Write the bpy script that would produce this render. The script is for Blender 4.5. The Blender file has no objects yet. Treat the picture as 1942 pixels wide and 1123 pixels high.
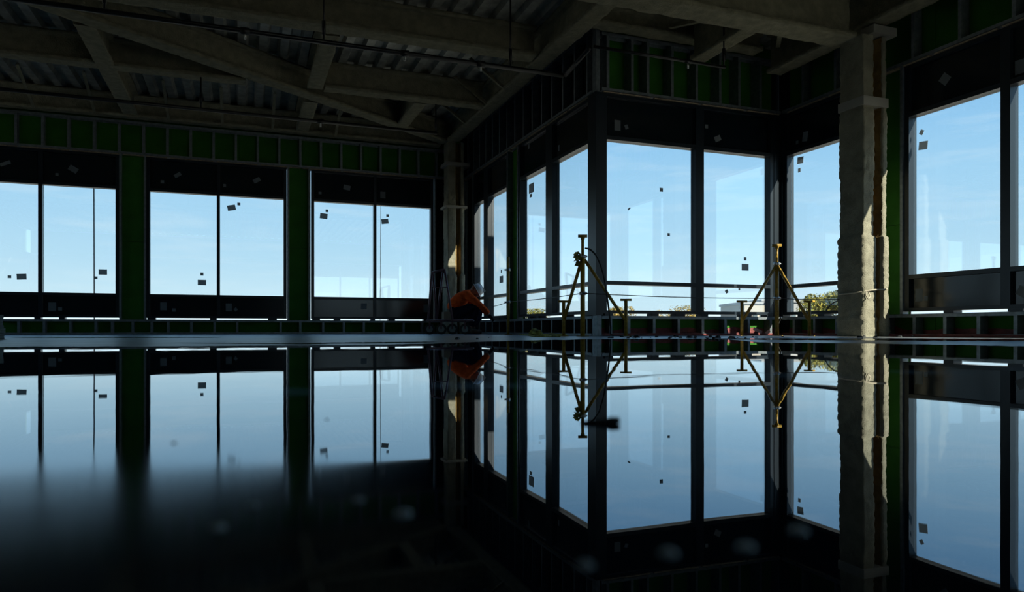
import bpy, bmesh, math, random
from mathutils import Vector, Matrix, noise
random.seed(7)
scene = bpy.context.scene
COL = scene.collection

# ------------------------------------------------------------------ camera
TH, FPX, YH, H = 0.3626, 1348.0, 625.8, 0.0837
S_, C_ = math.sin(TH), math.cos(TH)
cam_d = bpy.data.cameras.new('camera')
cam = bpy.data.objects.new('camera', cam_d)
COL.objects.link(cam)
cam.location = (0, 0, H)
cam.rotation_euler = (math.pi / 2, 0, -TH)
cam_d.sensor_width = 36.0
cam_d.lens = FPX / 1942 * 36.0
cam_d.shift_x = 0.0
cam_d.shift_y = (YH - 561.5) / 1942.0
cam_d.clip_start = 0.01
cam_d.clip_end = 600
cam_d.dof.use_dof = True
cam_d.dof.focus_distance = 11.5
cam_d.dof.aperture_fstop = 4.5
scene.camera = cam

# ------------------------------------------------------------------ view, world, sun
vs = scene.view_settings
vs.view_transform = 'Standard'
vs.look = 'None'
vs.gamma = 1.0
vs.use_curve_mapping = False
vs.exposure = 0.0


def lin(r, g, b):
    f = lambda v: (v / 255 / 12.92) if v / 255 <= 0.04045 else ((v / 255 + 0.055) / 1.055) ** 2.4
    return (f(r), f(g), f(b), 1.0)


world = bpy.data.worlds.new('sky')
scene.world = world
world.use_nodes = True
nt = world.node_tree
nt.nodes.clear()
wout = nt.nodes.new('ShaderNodeOutputWorld')
wbg = nt.nodes.new('ShaderNodeBackground')
wtc = nt.nodes.new('ShaderNodeTexCoord')
wsep = nt.nodes.new('ShaderNodeSeparateXYZ')
wasin = nt.nodes.new('ShaderNodeMath'); wasin.operation = 'ARCSINE'
wmul = nt.nodes.new('ShaderNodeMath'); wmul.operation = 'MULTIPLY'; wmul.inputs[1].default_value = 2 / math.pi
wramp = nt.nodes.new('ShaderNodeValToRGB')
nt.links.new(wtc.outputs['Generated'], wsep.inputs[0])
nt.links.new(wsep.outputs['Z'], wasin.inputs[0])
nt.links.new(wasin.outputs[0], wmul.inputs[0])
nt.links.new(wmul.outputs[0], wramp.inputs[0])
SKY = [(0, (208, 233, 243)), (2.5, (199, 229, 242)), (5, (183, 220, 240)), (8, (170, 212, 238)), (11, (162, 208, 238)),
       (14, (149, 199, 235)), (18, (129, 184, 228)), (30, (96, 154, 212)), (90, (60, 114, 182))]
el = wramp.color_ramp.elements
el[0].position = 0.0; el[0].color = lin(*SKY[0][1])
el[1].position = 1.0; el[1].color = lin(*SKY[-1][1])
for a, c in SKY[1:-1]:
    e = el.new(a / 90.0); e.color = lin(*c)
# thin high cloud streaks
wmap = nt.nodes.new('ShaderNodeMapping'); wmap.inputs['Scale'].default_value = (2.0, 2.0, 14.0)
wnoi = nt.nodes.new('ShaderNodeTexNoise'); wnoi.inputs['Scale'].default_value = 3.0
wnoi.inputs['Detail'].default_value = 6.0; wnoi.inputs['Roughness'].default_value = 0.6
wcr = nt.nodes.new('ShaderNodeValToRGB')
wcr.color_ramp.elements[0].position = 0.5; wcr.color_ramp.elements[0].color = (0, 0, 0, 1)
wcr.color_ramp.elements[1].position = 0.8; wcr.color_ramp.elements[1].color = (0.35, 0.35, 0.35, 1)
wmix = nt.nodes.new('ShaderNodeMixRGB'); wmix.inputs['Color2'].default_value = lin(226, 240, 247)
nt.links.new(wtc.outputs['Generated'], wmap.inputs[0])
nt.links.new(wmap.outputs[0], wnoi.inputs['Vector'])
nt.links.new(wnoi.outputs['Fac'], wcr.inputs[0])
nt.links.new(wcr.outputs[0], wmix.inputs['Fac'])
nt.links.new(wramp.outputs[0], wmix.inputs['Color1'])
nt.links.new(wmix.outputs[0], wbg.inputs['Color'])
wbg.inputs['Strength'].default_value = 1.36
nt.links.new(wbg.outputs[0], wout.inputs[0])

SUN_K = (0.345, -0.9386)          # horizontal direction towards the sun
SUN_TAN = 0.60
sd = bpy.data.lights.new('sun', 'SUN')
sd.energy = 17.0
sd.angle = math.radians(0.5)
sd.color = (1.0, 0.93, 0.78)
sun = bpy.data.objects.new('sun', sd)
COL.objects.link(sun)
sun.location = (20, -30, 25)
sun.rotation_euler = Vector((-SUN_K[0], -SUN_K[1], -SUN_TAN)).to_track_quat('-Z', 'Y').to_euler()


# ------------------------------------------------------------------ pixel helpers (photo frame 1942x1123)
def ray(x):
    u = (x - 971) / FPX
    return S_ + u * C_, C_ - u * S_


def at_z(x, y, z):
    rx, ry = ray(x); d = (z - H) * FPX / (YH - y)
    return Vector((rx * d, ry * d, z))


def at_Y(x, y, Y):
    rx, ry = ray(x); d = Y / ry
    return Vector((rx * d, Y, H + (YH - y) * d / FPX))


def at_X(x, y, X):
    rx, ry = ray(x); d = X / rx
    return Vector((X, ry * d, H + (YH - y) * d / FPX))


def at_d(x, y, d):
    rx, ry = ray(x)
    return Vector((rx * d, ry * d, H + (YH - y) * d / FPX))


# ------------------------------------------------------------------ materials
MATS = {}


def mat(name, color, rough=0.6, metal=0.0, noise_scale=None, noise_amt=0.25, bump=None, bump_dist=0.01, spec=0.5, coords='Object',
        color2=None):
    m = bpy.data.materials.new(name); m.use_nodes = True
    t = m.node_tree; b = t.nodes['Principled BSDF']
    b.inputs['Base Color'].default_value = (*color, 1)
    b.inputs['Roughness'].default_value = rough
    b.inputs['Metallic'].default_value = metal
    b.inputs['Specular IOR Level'].default_value = spec
    tc = t.nodes.new('ShaderNodeTexCoord')
    if noise_scale:
        n = t.nodes.new('ShaderNodeTexNoise'); n.inputs['Scale'].default_value = noise_scale
        n.inputs['Detail'].default_value = 5
        t.links.new(tc.outputs[coords], n.inputs['Vector'])
        r = t.nodes.new('ShaderNodeValToRGB')
        c2 = color2 or tuple(v * (1 - 2 * noise_amt) for v in color)
        r.color_ramp.elements[0].position = 0.35; r.color_ramp.elements[0].color = (*c2, 1)
        r.color_ramp.elements[1].position = 0.65; r.color_ramp.elements[1].color = (*color, 1)
        t.links.new(n.outputs['Fac'], r.inputs[0])
        t.links.new(r.outputs[0], b.inputs['Base Color'])
    if bump:
        n2 = t.nodes.new('ShaderNodeTexNoise'); n2.inputs['Scale'].default_value = bump
        n2.inputs['Detail'].default_value = 4
        t.links.new(tc.outputs[coords], n2.inputs['Vector'])
        bp = t.nodes.new('ShaderNodeBump'); bp.inputs['Distance'].default_value = bump_dist
        bp.inputs['Strength'].default_value = 1.0
        t.links.new(n2.outputs['Fac'], bp.inputs['Height'])
        t.links.new(bp.outputs[0], b.inputs['Normal'])
    MATS[name] = m
    return m


mat('concrete', (0.34, 0.37, 0.39), 0.36, noise_scale=1.6, noise_amt=0.2, bump=14, bump_dist=0.002)
mat('fireproof', (0.25, 0.235, 0.16), 0.95, noise_scale=9, noise_amt=0.14, bump=45, bump_dist=0.014, spec=0.1)
mat('column_fireproof', (0.32, 0.305, 0.225), 0.95, noise_scale=5, noise_amt=0.15, bump=95, bump_dist=0.012, spec=0.1)
mat('ochre_fireproof', (0.30, 0.20, 0.075), 0.95, noise_scale=7, noise_amt=0.2, bump=75, bump_dist=0.009, spec=0.1)
mat('deck_steel', (0.42, 0.42, 0.36), 0.5, 0.3, noise_scale=6, noise_amt=0.2)
mat('roof_slab', (0.3, 0.3, 0.3), 0.9)
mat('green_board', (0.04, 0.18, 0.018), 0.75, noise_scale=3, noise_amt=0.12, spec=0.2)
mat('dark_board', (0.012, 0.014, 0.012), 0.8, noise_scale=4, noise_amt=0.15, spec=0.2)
mat('galvanized', (0.26, 0.30, 0.32), 0.45, 0.6, noise_scale=18, noise_amt=0.15)
mat('frame_black', (0.008, 0.016, 0.024), 0.35, 0.0)
mat('spandrel', (0.006, 0.012, 0.017), 0.16, 0.0, bump=2.0, bump_dist=0.001)
mat('paper', (0.30, 0.34, 0.36), 0.8)
_t = MATS['paper'].node_tree; _b = _t.nodes['Principled BSDF']; _o = _t.nodes['Material Output']
_tl = _t.nodes.new('ShaderNodeBsdfTranslucent'); _tl.inputs[0].default_value = (0.42, 0.45, 0.46, 1)
_mx = _t.nodes.new('ShaderNodeMixShader'); _mx.inputs[0].default_value = 0.5
_t.links.new(_b.outputs[0], _mx.inputs[1]); _t.links.new(_tl.outputs[0], _mx.inputs[2]); _t.links.new(_mx.outputs[0], _o.inputs[0])
mat('bubble_glint', (0.30, 0.36, 0.40), 0.4)  # pale colour stands for sky reflected in the water bubbles
mat('slit_light_tan', (0.42, 0.33, 0.22), 0.7, noise_scale=20, noise_amt=0.2)  # light leaking above the windows, given as a tan colour
mat('red_membrane', (0.26, 0.055, 0.05), 0.6, noise_scale=9, noise_amt=0.25, bump=30, bump_dist=0.01)
mat('yellow_paint', (0.48, 0.29, 0.03), 0.45, 0.0, noise_scale=25, noise_amt=0.25)
mat('zinc', (0.45, 0.45, 0.43), 0.35, 0.8)
mat('black_pipe', (0.012, 0.012, 0.012), 0.4, 0.2)
mat('wire', (0.05, 0.05, 0.05), 0.5, 0.6)
mat('orange_cloth', (1.0, 0.14, 0.025), 0.9, noise_scale=14, noise_amt=0.12, bump=22, bump_dist=0.02, spec=0.1)
mat('navy_cloth', (0.012, 0.018, 0.04), 0.9, bump=25, bump_dist=0.01, spec=0.1)
mat('skin', (0.45, 0.22, 0.15), 0.6)
mat('hair', (0.22, 0.075, 0.03), 0.8)
mat('hat_white', (0.75, 0.78, 0.8), 0.3)
mat('black_cloth', (0.01, 0.012, 0.014), 0.8)
mat('boot', (0.16, 0.12, 0.085), 0.8, noise_scale=12)
mat('cart_paint', (0.20, 0.11, 0.13), 0.4, 0.2, noise_scale=18)
mat('rubber', (0.03, 0.035, 0.035), 0.8)
mat('wheel_hub', (0.22, 0.27, 0.27), 0.5, 0.4)
mat('cardboard', (0.26, 0.21, 0.15), 0.85)
mat('board_pale', (0.34, 0.42, 0.45), 0.7, noise_scale=30, noise_amt=0.1)
mat('rag_yellow', (0.42, 0.42, 0.10), 0.85, noise_scale=18, noise_amt=0.35)
mat('debris', (0.02, 0.022, 0.025), 0.7)
mat('bark', (0.10, 0.07, 0.045), 0.9)
mat('leaf_olive', (0.22, 0.18, 0.03), 0.8, noise_scale=1.5, color2=(0.08, 0.10, 0.02), spec=0.2)
mat('leaf_gold', (0.26, 0.18, 0.04), 0.8, noise_scale=1.5, color2=(0.13, 0.11, 0.03), spec=0.2)
mat('render_cream', (0.26, 0.245, 0.21), 0.9)
mat('render_grey', (0.2, 0.21, 0.215), 0.9)
mat('far_glass', (0.05, 0.07, 0.08), 0.1)
mat('ground_out', (0.24, 0.23, 0.195), 0.95, noise_scale=0.1, noise_amt=0.1)
mat('drywall', (0.16, 0.16, 0.15), 0.9)
mat('rope', (0.45, 0.40, 0.30), 0.9)
mat('tape_band', (0.30, 0.29, 0.25), 0.8)
mat('sun_patch_pink', (0.62, 0.32, 0.26), 0.6)  # sunlight on the red membrane, put into the colour


def glass_mat():
    m = bpy.data.materials.new('glass'); m.use_nodes = True
    t = m.node_tree; t.nodes.clear()
    o = t.nodes.new('ShaderNodeOutputMaterial')
    tr = t.nodes.new('ShaderNodeBsdfTransparent'); tr.inputs[0].default_value = (0.955, 0.975, 0.98, 1)
    gl = t.nodes.new('ShaderNodeBsdfGlossy'); gl.inputs['Roughness'].default_value = 0.0
    gl.inputs['Color'].default_value = (0.95, 0.97, 1, 1)
    # reflectance of a thin pane (same from both sides): F0 + (1-F0)(1-|cos|)^5
    ge = t.nodes.new('ShaderNodeNewGeometry')
    dt = t.nodes.new('ShaderNodeVectorMath'); dt.operation = 'DOT_PRODUCT'
    t.links.new(ge.outputs['Incoming'], dt.inputs[0]); t.links.new(ge.outputs['Normal'], dt.inputs[1])
    ab = t.nodes.new('ShaderNodeMath'); ab.operation = 'ABSOLUTE'; t.links.new(dt.outputs['Value'], ab.inputs[0])
    om = t.nodes.new('ShaderNodeMath'); om.operation = 'SUBTRACT'; om.inputs[0].default_value = 1.0; t.links.new(ab.outputs[0], om.inputs[1])
    pw = t.nodes.new('ShaderNodeMath'); pw.operation = 'POWER'; pw.inputs[1].default_value = 5.0; t.links.new(om.outputs[0], pw.inputs[0])
    fr = t.nodes.new('ShaderNodeMath'); fr.operation = 'MULTIPLY_ADD'; fr.inputs[1].default_value = 0.89; fr.inputs[2].default_value = 0.11
    t.links.new(pw.outputs[0], fr.inputs[0])
    mx = t.nodes.new('ShaderNodeMixShader')
    t.links.new(fr.outputs[0], mx.inputs[0]); t.links.new(tr.outputs[0], mx.inputs[1]); t.links.new(gl.outputs[0], mx.inputs[2])
    t.links.new(mx.outputs[0], o.inputs[0])
    MATS['glass'] = m


glass_mat()


def water_mat():
    m = bpy.data.materials.new('water'); m.use_nodes = True
    t = m.node_tree; b = t.nodes['Principled BSDF']
    b.inputs['Base Color'].default_value = (0.003, 0.008, 0.016, 1)
    b.inputs['IOR'].default_value = 1.95
    b.inputs['Roughness'].default_value = 0.0
    b.inputs['Specular Tint'].default_value = (0.22, 0.58, 1.0, 1)
    tc = t.nodes.new('ShaderNodeTexCoord')
    n1 = t.nodes.new('ShaderNodeTexNoise'); n1.inputs['Scale'].default_value = 5.0; n1.inputs['Detail'].default_value = 2
    t.links.new(tc.outputs['Object'], n1.inputs['Vector'])
    bp = t.nodes.new('ShaderNodeBump'); bp.inputs['Distance'].default_value = 0.0002
    t.links.new(n1.outputs['Fac'], bp.inputs['Height'])
    t.links.new(bp.outputs[0], b.inputs['Normal'])
    # dusty film that clouds the shallow water beside the lens on the left
    mp = t.nodes.new('ShaderNodeMapping'); mp.vector_type = 'TEXTURE'
    mp.inputs['Location'].default_value = (-0.12, 0.36, 0)
    mp.inputs['Scale'].default_value = (0.27, 0.25, 1)
    gr = t.nodes.new('ShaderNodeTexGradient'); gr.gradient_type = 'SPHERICAL'
    t.links.new(tc.outputs['Object'], mp.inputs[0]); t.links.new(mp.outputs[0], gr.inputs[0])
    mr = t.nodes.new('ShaderNodeMapRange')
    mr.inputs['From Min'].default_value = 0.0; mr.inputs['From Max'].default_value = 0.8
    mr.inputs['To Min'].default_value = 0.0; mr.inputs['To Max'].default_value = 0.15
    t.links.new(gr.outputs['Fac'], mr.inputs[0])
    t.links.new(mr.outputs[0], b.inputs['Roughness'])
    MATS['water'] = m


water_mat()

# ------------------------------------------------------------------ object helpers
WL = {}          # world location of every object made here (only translations are used for parents)


def link(o, wl, parent):
    COL.objects.link(o)
    WL[o.name] = Vector(wl)
    if parent is not None:
        o.parent = parent
        o.location = Vector(wl) - WL[parent.name]
    else:
        o.location = wl
    return o


def tag(o, label=None, cat=None, group=None, kind=None):
    if label: o['label'] = label
    if cat: o['category'] = cat
    if group: o['group'] = group
    if kind: o['kind'] = kind
    return o


def empty(name, loc, label=None, cat=None, group=None, kind=None):
    o = bpy.data.objects.new(name, None)
    o.empty_display_size = 0.1
    link(o, loc, None)
    return tag(o, label, cat, group, kind)


def mesh_obj(name, verts, faces, m, parent=None, origin=None, smooth=False):
    """verts in world coordinates; the origin defaults to the centre of the base"""
    vs_ = [Vector(v) for v in verts]
    if origin is None:
        xs = [v.x for v in vs_]; ys = [v.y for v in vs_]; zs = [v.z for v in vs_]
        origin = Vector(((min(xs) + max(xs)) / 2, (min(ys) + max(ys)) / 2, min(zs)))
    origin = Vector(origin)
    me = bpy.data.meshes.new(name)
    me.from_pydata([v - origin for v in vs_], [], faces)
    me.materials.append(MATS[m])
    if smooth:
        me.polygons.foreach_set('use_smooth', [True] * len(me.polygons))
    me.update()
    return link(bpy.data.objects.new(name, me), origin, parent)


BOXM = {}
BF = [(0, 1, 3, 2), (4, 6, 7, 5), (0, 4, 5, 1), (2, 3, 7, 6), (0, 2, 6, 4), (1, 5, 7, 3)]


def box(name, lo, hi, m, parent=None):
    """axis-aligned box, mesh shared between equal boxes, origin at base centre"""
    d = tuple(round(abs(hi[i] - lo[i]), 4) for i in range(3))
    key = (d, m)
    if key not in BOXM:
        v = [(sx * d[0] / 2, sy * d[1] / 2, sz * d[2]) for sx in (-1, 1) for sy in (-1, 1) for sz in (0, 1)]
        me = bpy.data.meshes.new(name); me.from_pydata(v, [], BF)
        bm = bmesh.new(); bm.from_mesh(me); bmesh.ops.recalc_face_normals(bm, faces=bm.faces); bm.to_mesh(me); bm.free()
        me.materials.append(MATS[m])
        BOXM[key] = me
    o = bpy.data.objects.new(name, BOXM[key])
    return link(o, ((lo[0] + hi[0]) / 2, (lo[1] + hi[1]) / 2, min(lo[2], hi[2])), parent)


class MB:
    """collects shapes in world coordinates into one mesh"""

    def __init__(s): s.v = []; s.f = []

    def box(s, lo, hi):
        b = len(s.v)
        s.v += [Vector((x, y, z)) for x in (lo[0], hi[0]) for y in (lo[1], hi[1]) for z in (lo[2], hi[2])]
        s.f += [tuple(b + i for i in q) for q in BF]
        return s

    def obox(s, c, ax, ay, az):
        """oriented box: centre and three half-axes"""
        b = len(s.v); c = Vector(c)
        s.v += [c + ax * i + ay * j + az * k for i in (-1, 1) for j in (-1, 1) for k in (-1, 1)]
        s.f += [tuple(b + i for i in q) for q in BF]
        return s

    def bar(s, p0, p1, w, h, up=Vector((0, 0, 1))):
        p0 = Vector(p0); p1 = Vector(p1); d = (p1 - p0); L = d.length; d = d / L
        side = d.cross(up)
        if side.length < 1e-4: side = d.cross(Vector((1, 0, 0)))
        side.normalize(); u = side.cross(d)
        return s.obox((p0 + p1) / 2, d * L / 2, side * w / 2, u * h / 2)

    def tube(s, pts, r, seg=8, cap=True):
        pts = [Vector(p) for p in pts]; n = len(pts)
        rs = r if isinstance(r, (list, tuple)) else [r] * n
        b = len(s.v); prev = None
        for i, p in enumerate(pts):
            d = (pts[min(i + 1, n - 1)] - pts[max(i - 1, 0)]).normalized()
            if prev is None:
                a = d.cross(Vector((0, 0, 1)))
                if a.length < 1e-3: a = Vector((1, 0, 0))
            else:
                a = prev - d * prev.dot(d)
            a.normalize(); prev = a; c = d.cross(a)
            for k in range(seg):
                an = 2 * math.pi * k / seg
                s.v.append(p + (a * math.cos(an) + c * math.sin(an)) * rs[i])
        for i in range(n - 1):
            for k in range(seg):
                k2 = (k + 1) % seg
                s.f.append((b + i * seg + k, b + i * seg + k2, b + (i + 1) * seg + k2, b + (i + 1) * seg + k))
        if cap:
            s.f.append(tuple(b + k for k in reversed(range(seg))))
            s.f.append(tuple(b + (n - 1) * seg + k for k in range(seg)))
        return s

    def ball(s, c, rx, ry, rz, seg=12, rings=8, half=False):
        b = len(s.v); c = Vector(c)
        lo = 0 if half else -math.pi / 2
        for i in range(rings + 1):
            a = lo + (math.pi / 2 - lo) * i / rings
            for k in range(seg):
                an = 2 * math.pi * k / seg
                s.v.append(c + Vector((rx * math.cos(a) * math.cos(an), ry * math.cos(a) * math.sin(an), rz * math.sin(a))))
        for i in range(rings):
            for k in range(seg):
                k2 = (k + 1) % seg
                s.f.append((b + i * seg + k, b + i * seg + k2, b + (i + 1) * seg + k2, b + (i + 1) * seg + k))
        return s

    def build(s, name, m, parent=None, origin=None, smooth=False):
        return mesh_obj(name, s.v, s.f, m, parent, origin, smooth)


def tube_obj(name, pts, r, m, parent=None, seg=8, smooth=True):
    return MB().tube(pts, r, seg).build(name, m, parent, None, smooth)


# ------------------------------------------------------------------ setting: floor, ground, roof
ZT, ZB, ZTR, ZC = 2.716, 0.763, 3.355, 0.28       # glass head, glass sill, frame top, curb top
YL, X1, YB, X2 = 15.0, 4.563, 8.70, 7.697         # inner frame planes: left wall, recess wall, bay wall, right wall
DECK = 4.43
XW, YR = -8.6, -6.0                               # far-left end wall and rear wall

fl = MB()
fl.box((XW, YR, -0.25), (X1 + 0.20, YL + 0.20, 0.0))
fl.box((X1 + 0.20, YR, -0.25), (X2 + 0.20, YB + 0.20, 0.0))
floor = fl.build('floor', 'concrete', None, (0, 0, 0))
tag(floor, 'damp grey concrete floor slab around the puddles', 'floor', kind='structure')

g = MB().box((-250, -200, -4.3), (250, 320, -4.0))
tag(g.build('ground', 'ground_out', None), 'pale gravel ground outside far below the windows', 'ground', kind='structure')

ceiling = empty('ceiling', (0, 0, DECK), 'fluted steel roof deck above the beams', 'ceiling', kind='structure')


def deck_sheet(x0, y0, y1):
    w = 0.9144; n = 3; p = w / n; dp = 0.075
    key = round(y1 - y0, 3)
    if key not in deck_sheet.c:
        prof = []
        for i in range(n):
            b = i * p
            prof += [(b, 0), (b + 0.12, 0), (b + 0.155, dp), (b + 0.27, dp)]
        prof.append((w, 0))
        v = [(x, y, z) for y in (0, y1 - y0) for x, z in prof]
        k = len(prof)
        f = [(i, i + 1, k + i + 1, k + i) for i in range(k - 1)]
        me = bpy.data.meshes.new('deck_sheet'); me.from_pydata(v, [], f); me.materials.append(MATS['deck_steel'])
        deck_sheet.c[key] = me
    o = bpy.data.objects.new('deck_sheet', deck_sheet.c[key])
    link(o, (x0, y0, DECK), ceiling)


deck_sheet.c = {}
x = XW
while x < X1 - 0.4:
    deck_sheet(x, YR, YL + 0.3); x += 0.9144
while x < X2 - 0.1:
    deck_sheet(x, YR, YB + 0.3); x += 0.9144
box('roof_slab', (XW, YR, DECK + 0.08), (X1 + 0.15, YL + 0.35, 4.75), 'roof_slab', ceiling)
box('roof_slab', (X1 + 0.15, YR, DECK + 0.08), (X2 + 0.35, YB + 0.32, 4.75), 'roof_slab', ceiling)

# ------------------------------------------------------------------ walls with stud framing
class Wall:
    """ax 'X': runs along X at Y=P, outside is +Y.  ax 'Y': runs along Y at X=P, outside is +X"""

    def __init__(s, ax, P, name, label, sgn=1):
        s.ax, s.P, s.sgn = ax, P, sgn
        s.o = empty(name, (P, 0, 0) if ax == 'Y' else (0, P, 0), label, 'wall', kind='structure')

    def pt(s, t, n, z):
        return Vector((t, s.P + s.sgn * n, z)) if s.ax == 'X' else Vector((s.P + s.sgn * n, t, z))

    def box(s, name, t0, t1, n0, n1, z0, z1, m, parent=None):
        a = s.pt(t0, n0, z0); b = s.pt(t1, n1, z1)
        lo = [min(a[i], b[i]) for i in range(3)]; hi = [max(a[i], b[i]) for i in range(3)]
        return box(name, lo, hi, m, s.o if parent is None else parent)

    def stud(s, t, z0, z1, depth=0.13, n0=-0.02, w=0.042, parent=None):
        """C-shaped steel stud with the open side along the wall"""
        key = (s.ax, round(z1 - z0, 3), depth, w)
        if key not in Wall.cache:
            mb = MB(); k = 0.004; L = z1 - z0

            def bx(ta, tb, na, nb):
                if s.ax == 'X': mb.box((ta, na, 0), (tb, nb, L))
                else: mb.box((na, ta, 0), (nb, tb, L))
            bx(-w / 2, w / 2, 0, k)                      # inner flange
            bx(-w / 2, -w / 2 + k, k, depth - k)         # web
            bx(-w / 2, w / 2, depth - k, depth)          # outer flange
            bx(w / 2 - k, w / 2, k, 0.02)                # lip
            me = bpy.data.meshes.new('stud'); me.from_pydata(mb.v, [], mb.f); me.materials.append(MATS['galvanized'])
            Wall.cache[key] = me
        o = bpy.data.objects.new('stud', Wall.cache[key])
        return link(o, s.pt(t, n0, z0), s.o if parent is None else parent)

    def track(s, name, t0, t1, z0, z1, n0=-0.026, n1=0.116):
        """U-shaped runner"""
        mb = MB(); k = 0.004; up = name != 'top_track'
        a = lambda ta, tb, na, nb, za, zb: mb.box(*[tuple(f(p, q) for p, q in zip(s.pt(ta, na, za), s.pt(tb, nb, zb))) for f in (min, max)])
        a(t0, t1, n0, n0 + k, z0, z1)
        a(t0, t1, n1 - k, n1, z0, z1)
        if up: a(t0, t1, n0, n1, z0, z0 + k)
        else: a(t0, t1, n0, n1, z1 - k, z1)
        return mb.build(name, 'galvanized', s.o)


Wall.cache = {}


def curb(w, t0, t1, studs, board, red=False, seams=1.22, zt=ZC):
    """low framed curb below the windows"""
    w.track('base_track', t0, t1, 0.0, 0.035)
    w.track('top_track', t0, t1, zt - 0.042, zt)
    t = t0
    while t < t1 - 0.01:
        e = min(t + seams, t1)
        w.box('sheathing_panel', t + 0.002, e - 0.002, 0.118, 0.130, 0.0, zt - 0.01, board)
        t = e
    w.box('backing', t0, t1 + 0.2, 0.131, 0.16, 0.0, zt - 0.01, 'dark_board')
    for q in studs:
        if t0 < q < t1: w.stud(q, 0.006, zt - 0.006, 0.13)
    if red:
        # painted membrane turned up over the foot of the curb
        mb = MB(); n = int((t1 - t0) / 0.05); rr = random.Random(int(t0 * 100))
        hs = [0.06 + 0.035 * noise.noise(Vector((t0 + i * 0.17, 3.1, 0))) for i in range(n + 1)]
        for i in range(n):
            ta, tb = t0 + (t1 - t0) * i / n, t0 + (t1 - t0) * (i + 1) / n
            b = len(mb.v)
            mb.v += [w.pt(ta, -0.10, 0.002), w.pt(tb, -0.10, 0.002), w.pt(tb, -0.031, 0.012), w.pt(ta, -0.031, 0.012),
                     w.pt(tb, -0.029, hs[i + 1] * 0.6), w.pt(ta, -0.029, hs[i] * 0.6)]
            mb.f += [(b, b + 1, b + 2, b + 3), (b + 3, b + 2, b + 4, b + 5)]
            b = len(mb.v)
            mb.v += [w.pt(ta, 0.112, 0.03), w.pt(tb, 0.112, 0.03), w.pt(tb, 0.114, hs[i + 1] * 1.7), w.pt(ta, 0.114, hs[i] * 1.7)]
            mb.f += [(b, b + 1, b + 2, b + 3)]
        o = mb.build('membrane_strip', 'red_membrane', w.o)
        o['label'] = 'dark red membrane strip at the foot'


def upper(w, t0, t1, studs, board, z0=ZTR + 0.02, z1=4.0, seams=1.22, nb=0.118):
    w.track('bottom_track', t0, t1, z0, z0 + 0.04)
    w.track('top_track', t0, t1, z1 - 0.045, z1)
    t = t0
    while t < t1 - 0.01:
        e = min(t + seams, t1)
        w.box('sheathing_panel', t + 0.002, e - 0.002, nb, nb + 0.012, z0, DECK + 0.07, board)
        t = e
    w.box('backing', t0, t1 + 0.24, nb + 0.013, nb + 0.04, z0 - 0.02, DECK + 0.08, 'dark_board')
    for q in studs:
        if t0 < q < t1: w.stud(q, z0 + 0.006, z1 - 0.006, nb + 0.012)
    # tan strip imitating light leaking over the window heads, in lengths with short gaps
    t = t0 + 0.03
    while t < t1 - 0.1:
        e = min(t + 0.75, t1 - 0.02)
        w.box('slit_light_strip', t, e, -0.012, 0.04, z0 - 0.016, z0 - 0.002, 'slit_light_tan')
        t = e + 0.06


def pier(w, t0, t1, gap0=0.0, gap1=0.0, z0=ZC + 0.002, z1=ZTR + 0.018, seam=1.75, board='green_board'):
    """green boarded strip between windows, edged by two jamb studs, joint across the board"""
    a, b = t0 + gap0, t1 - gap1
    w.box('pier_panel', a, b, 0.085, 0.10, z0, seam - 0.003, board)
    w.box('pier_panel', a, b, 0.085, 0.10, seam + 0.003, z1, board)
    w.box('backing', a, b, 0.101, 0.13, z0, z1, 'dark_board')
    for q in (a + 0.018, b - 0.018):
        o = w.box('jamb_stud', q - 0.018, q + 0.018, -0.02, 0.083, z0, z1, 'galvanized')


PANES = []
WN = [0]


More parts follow.
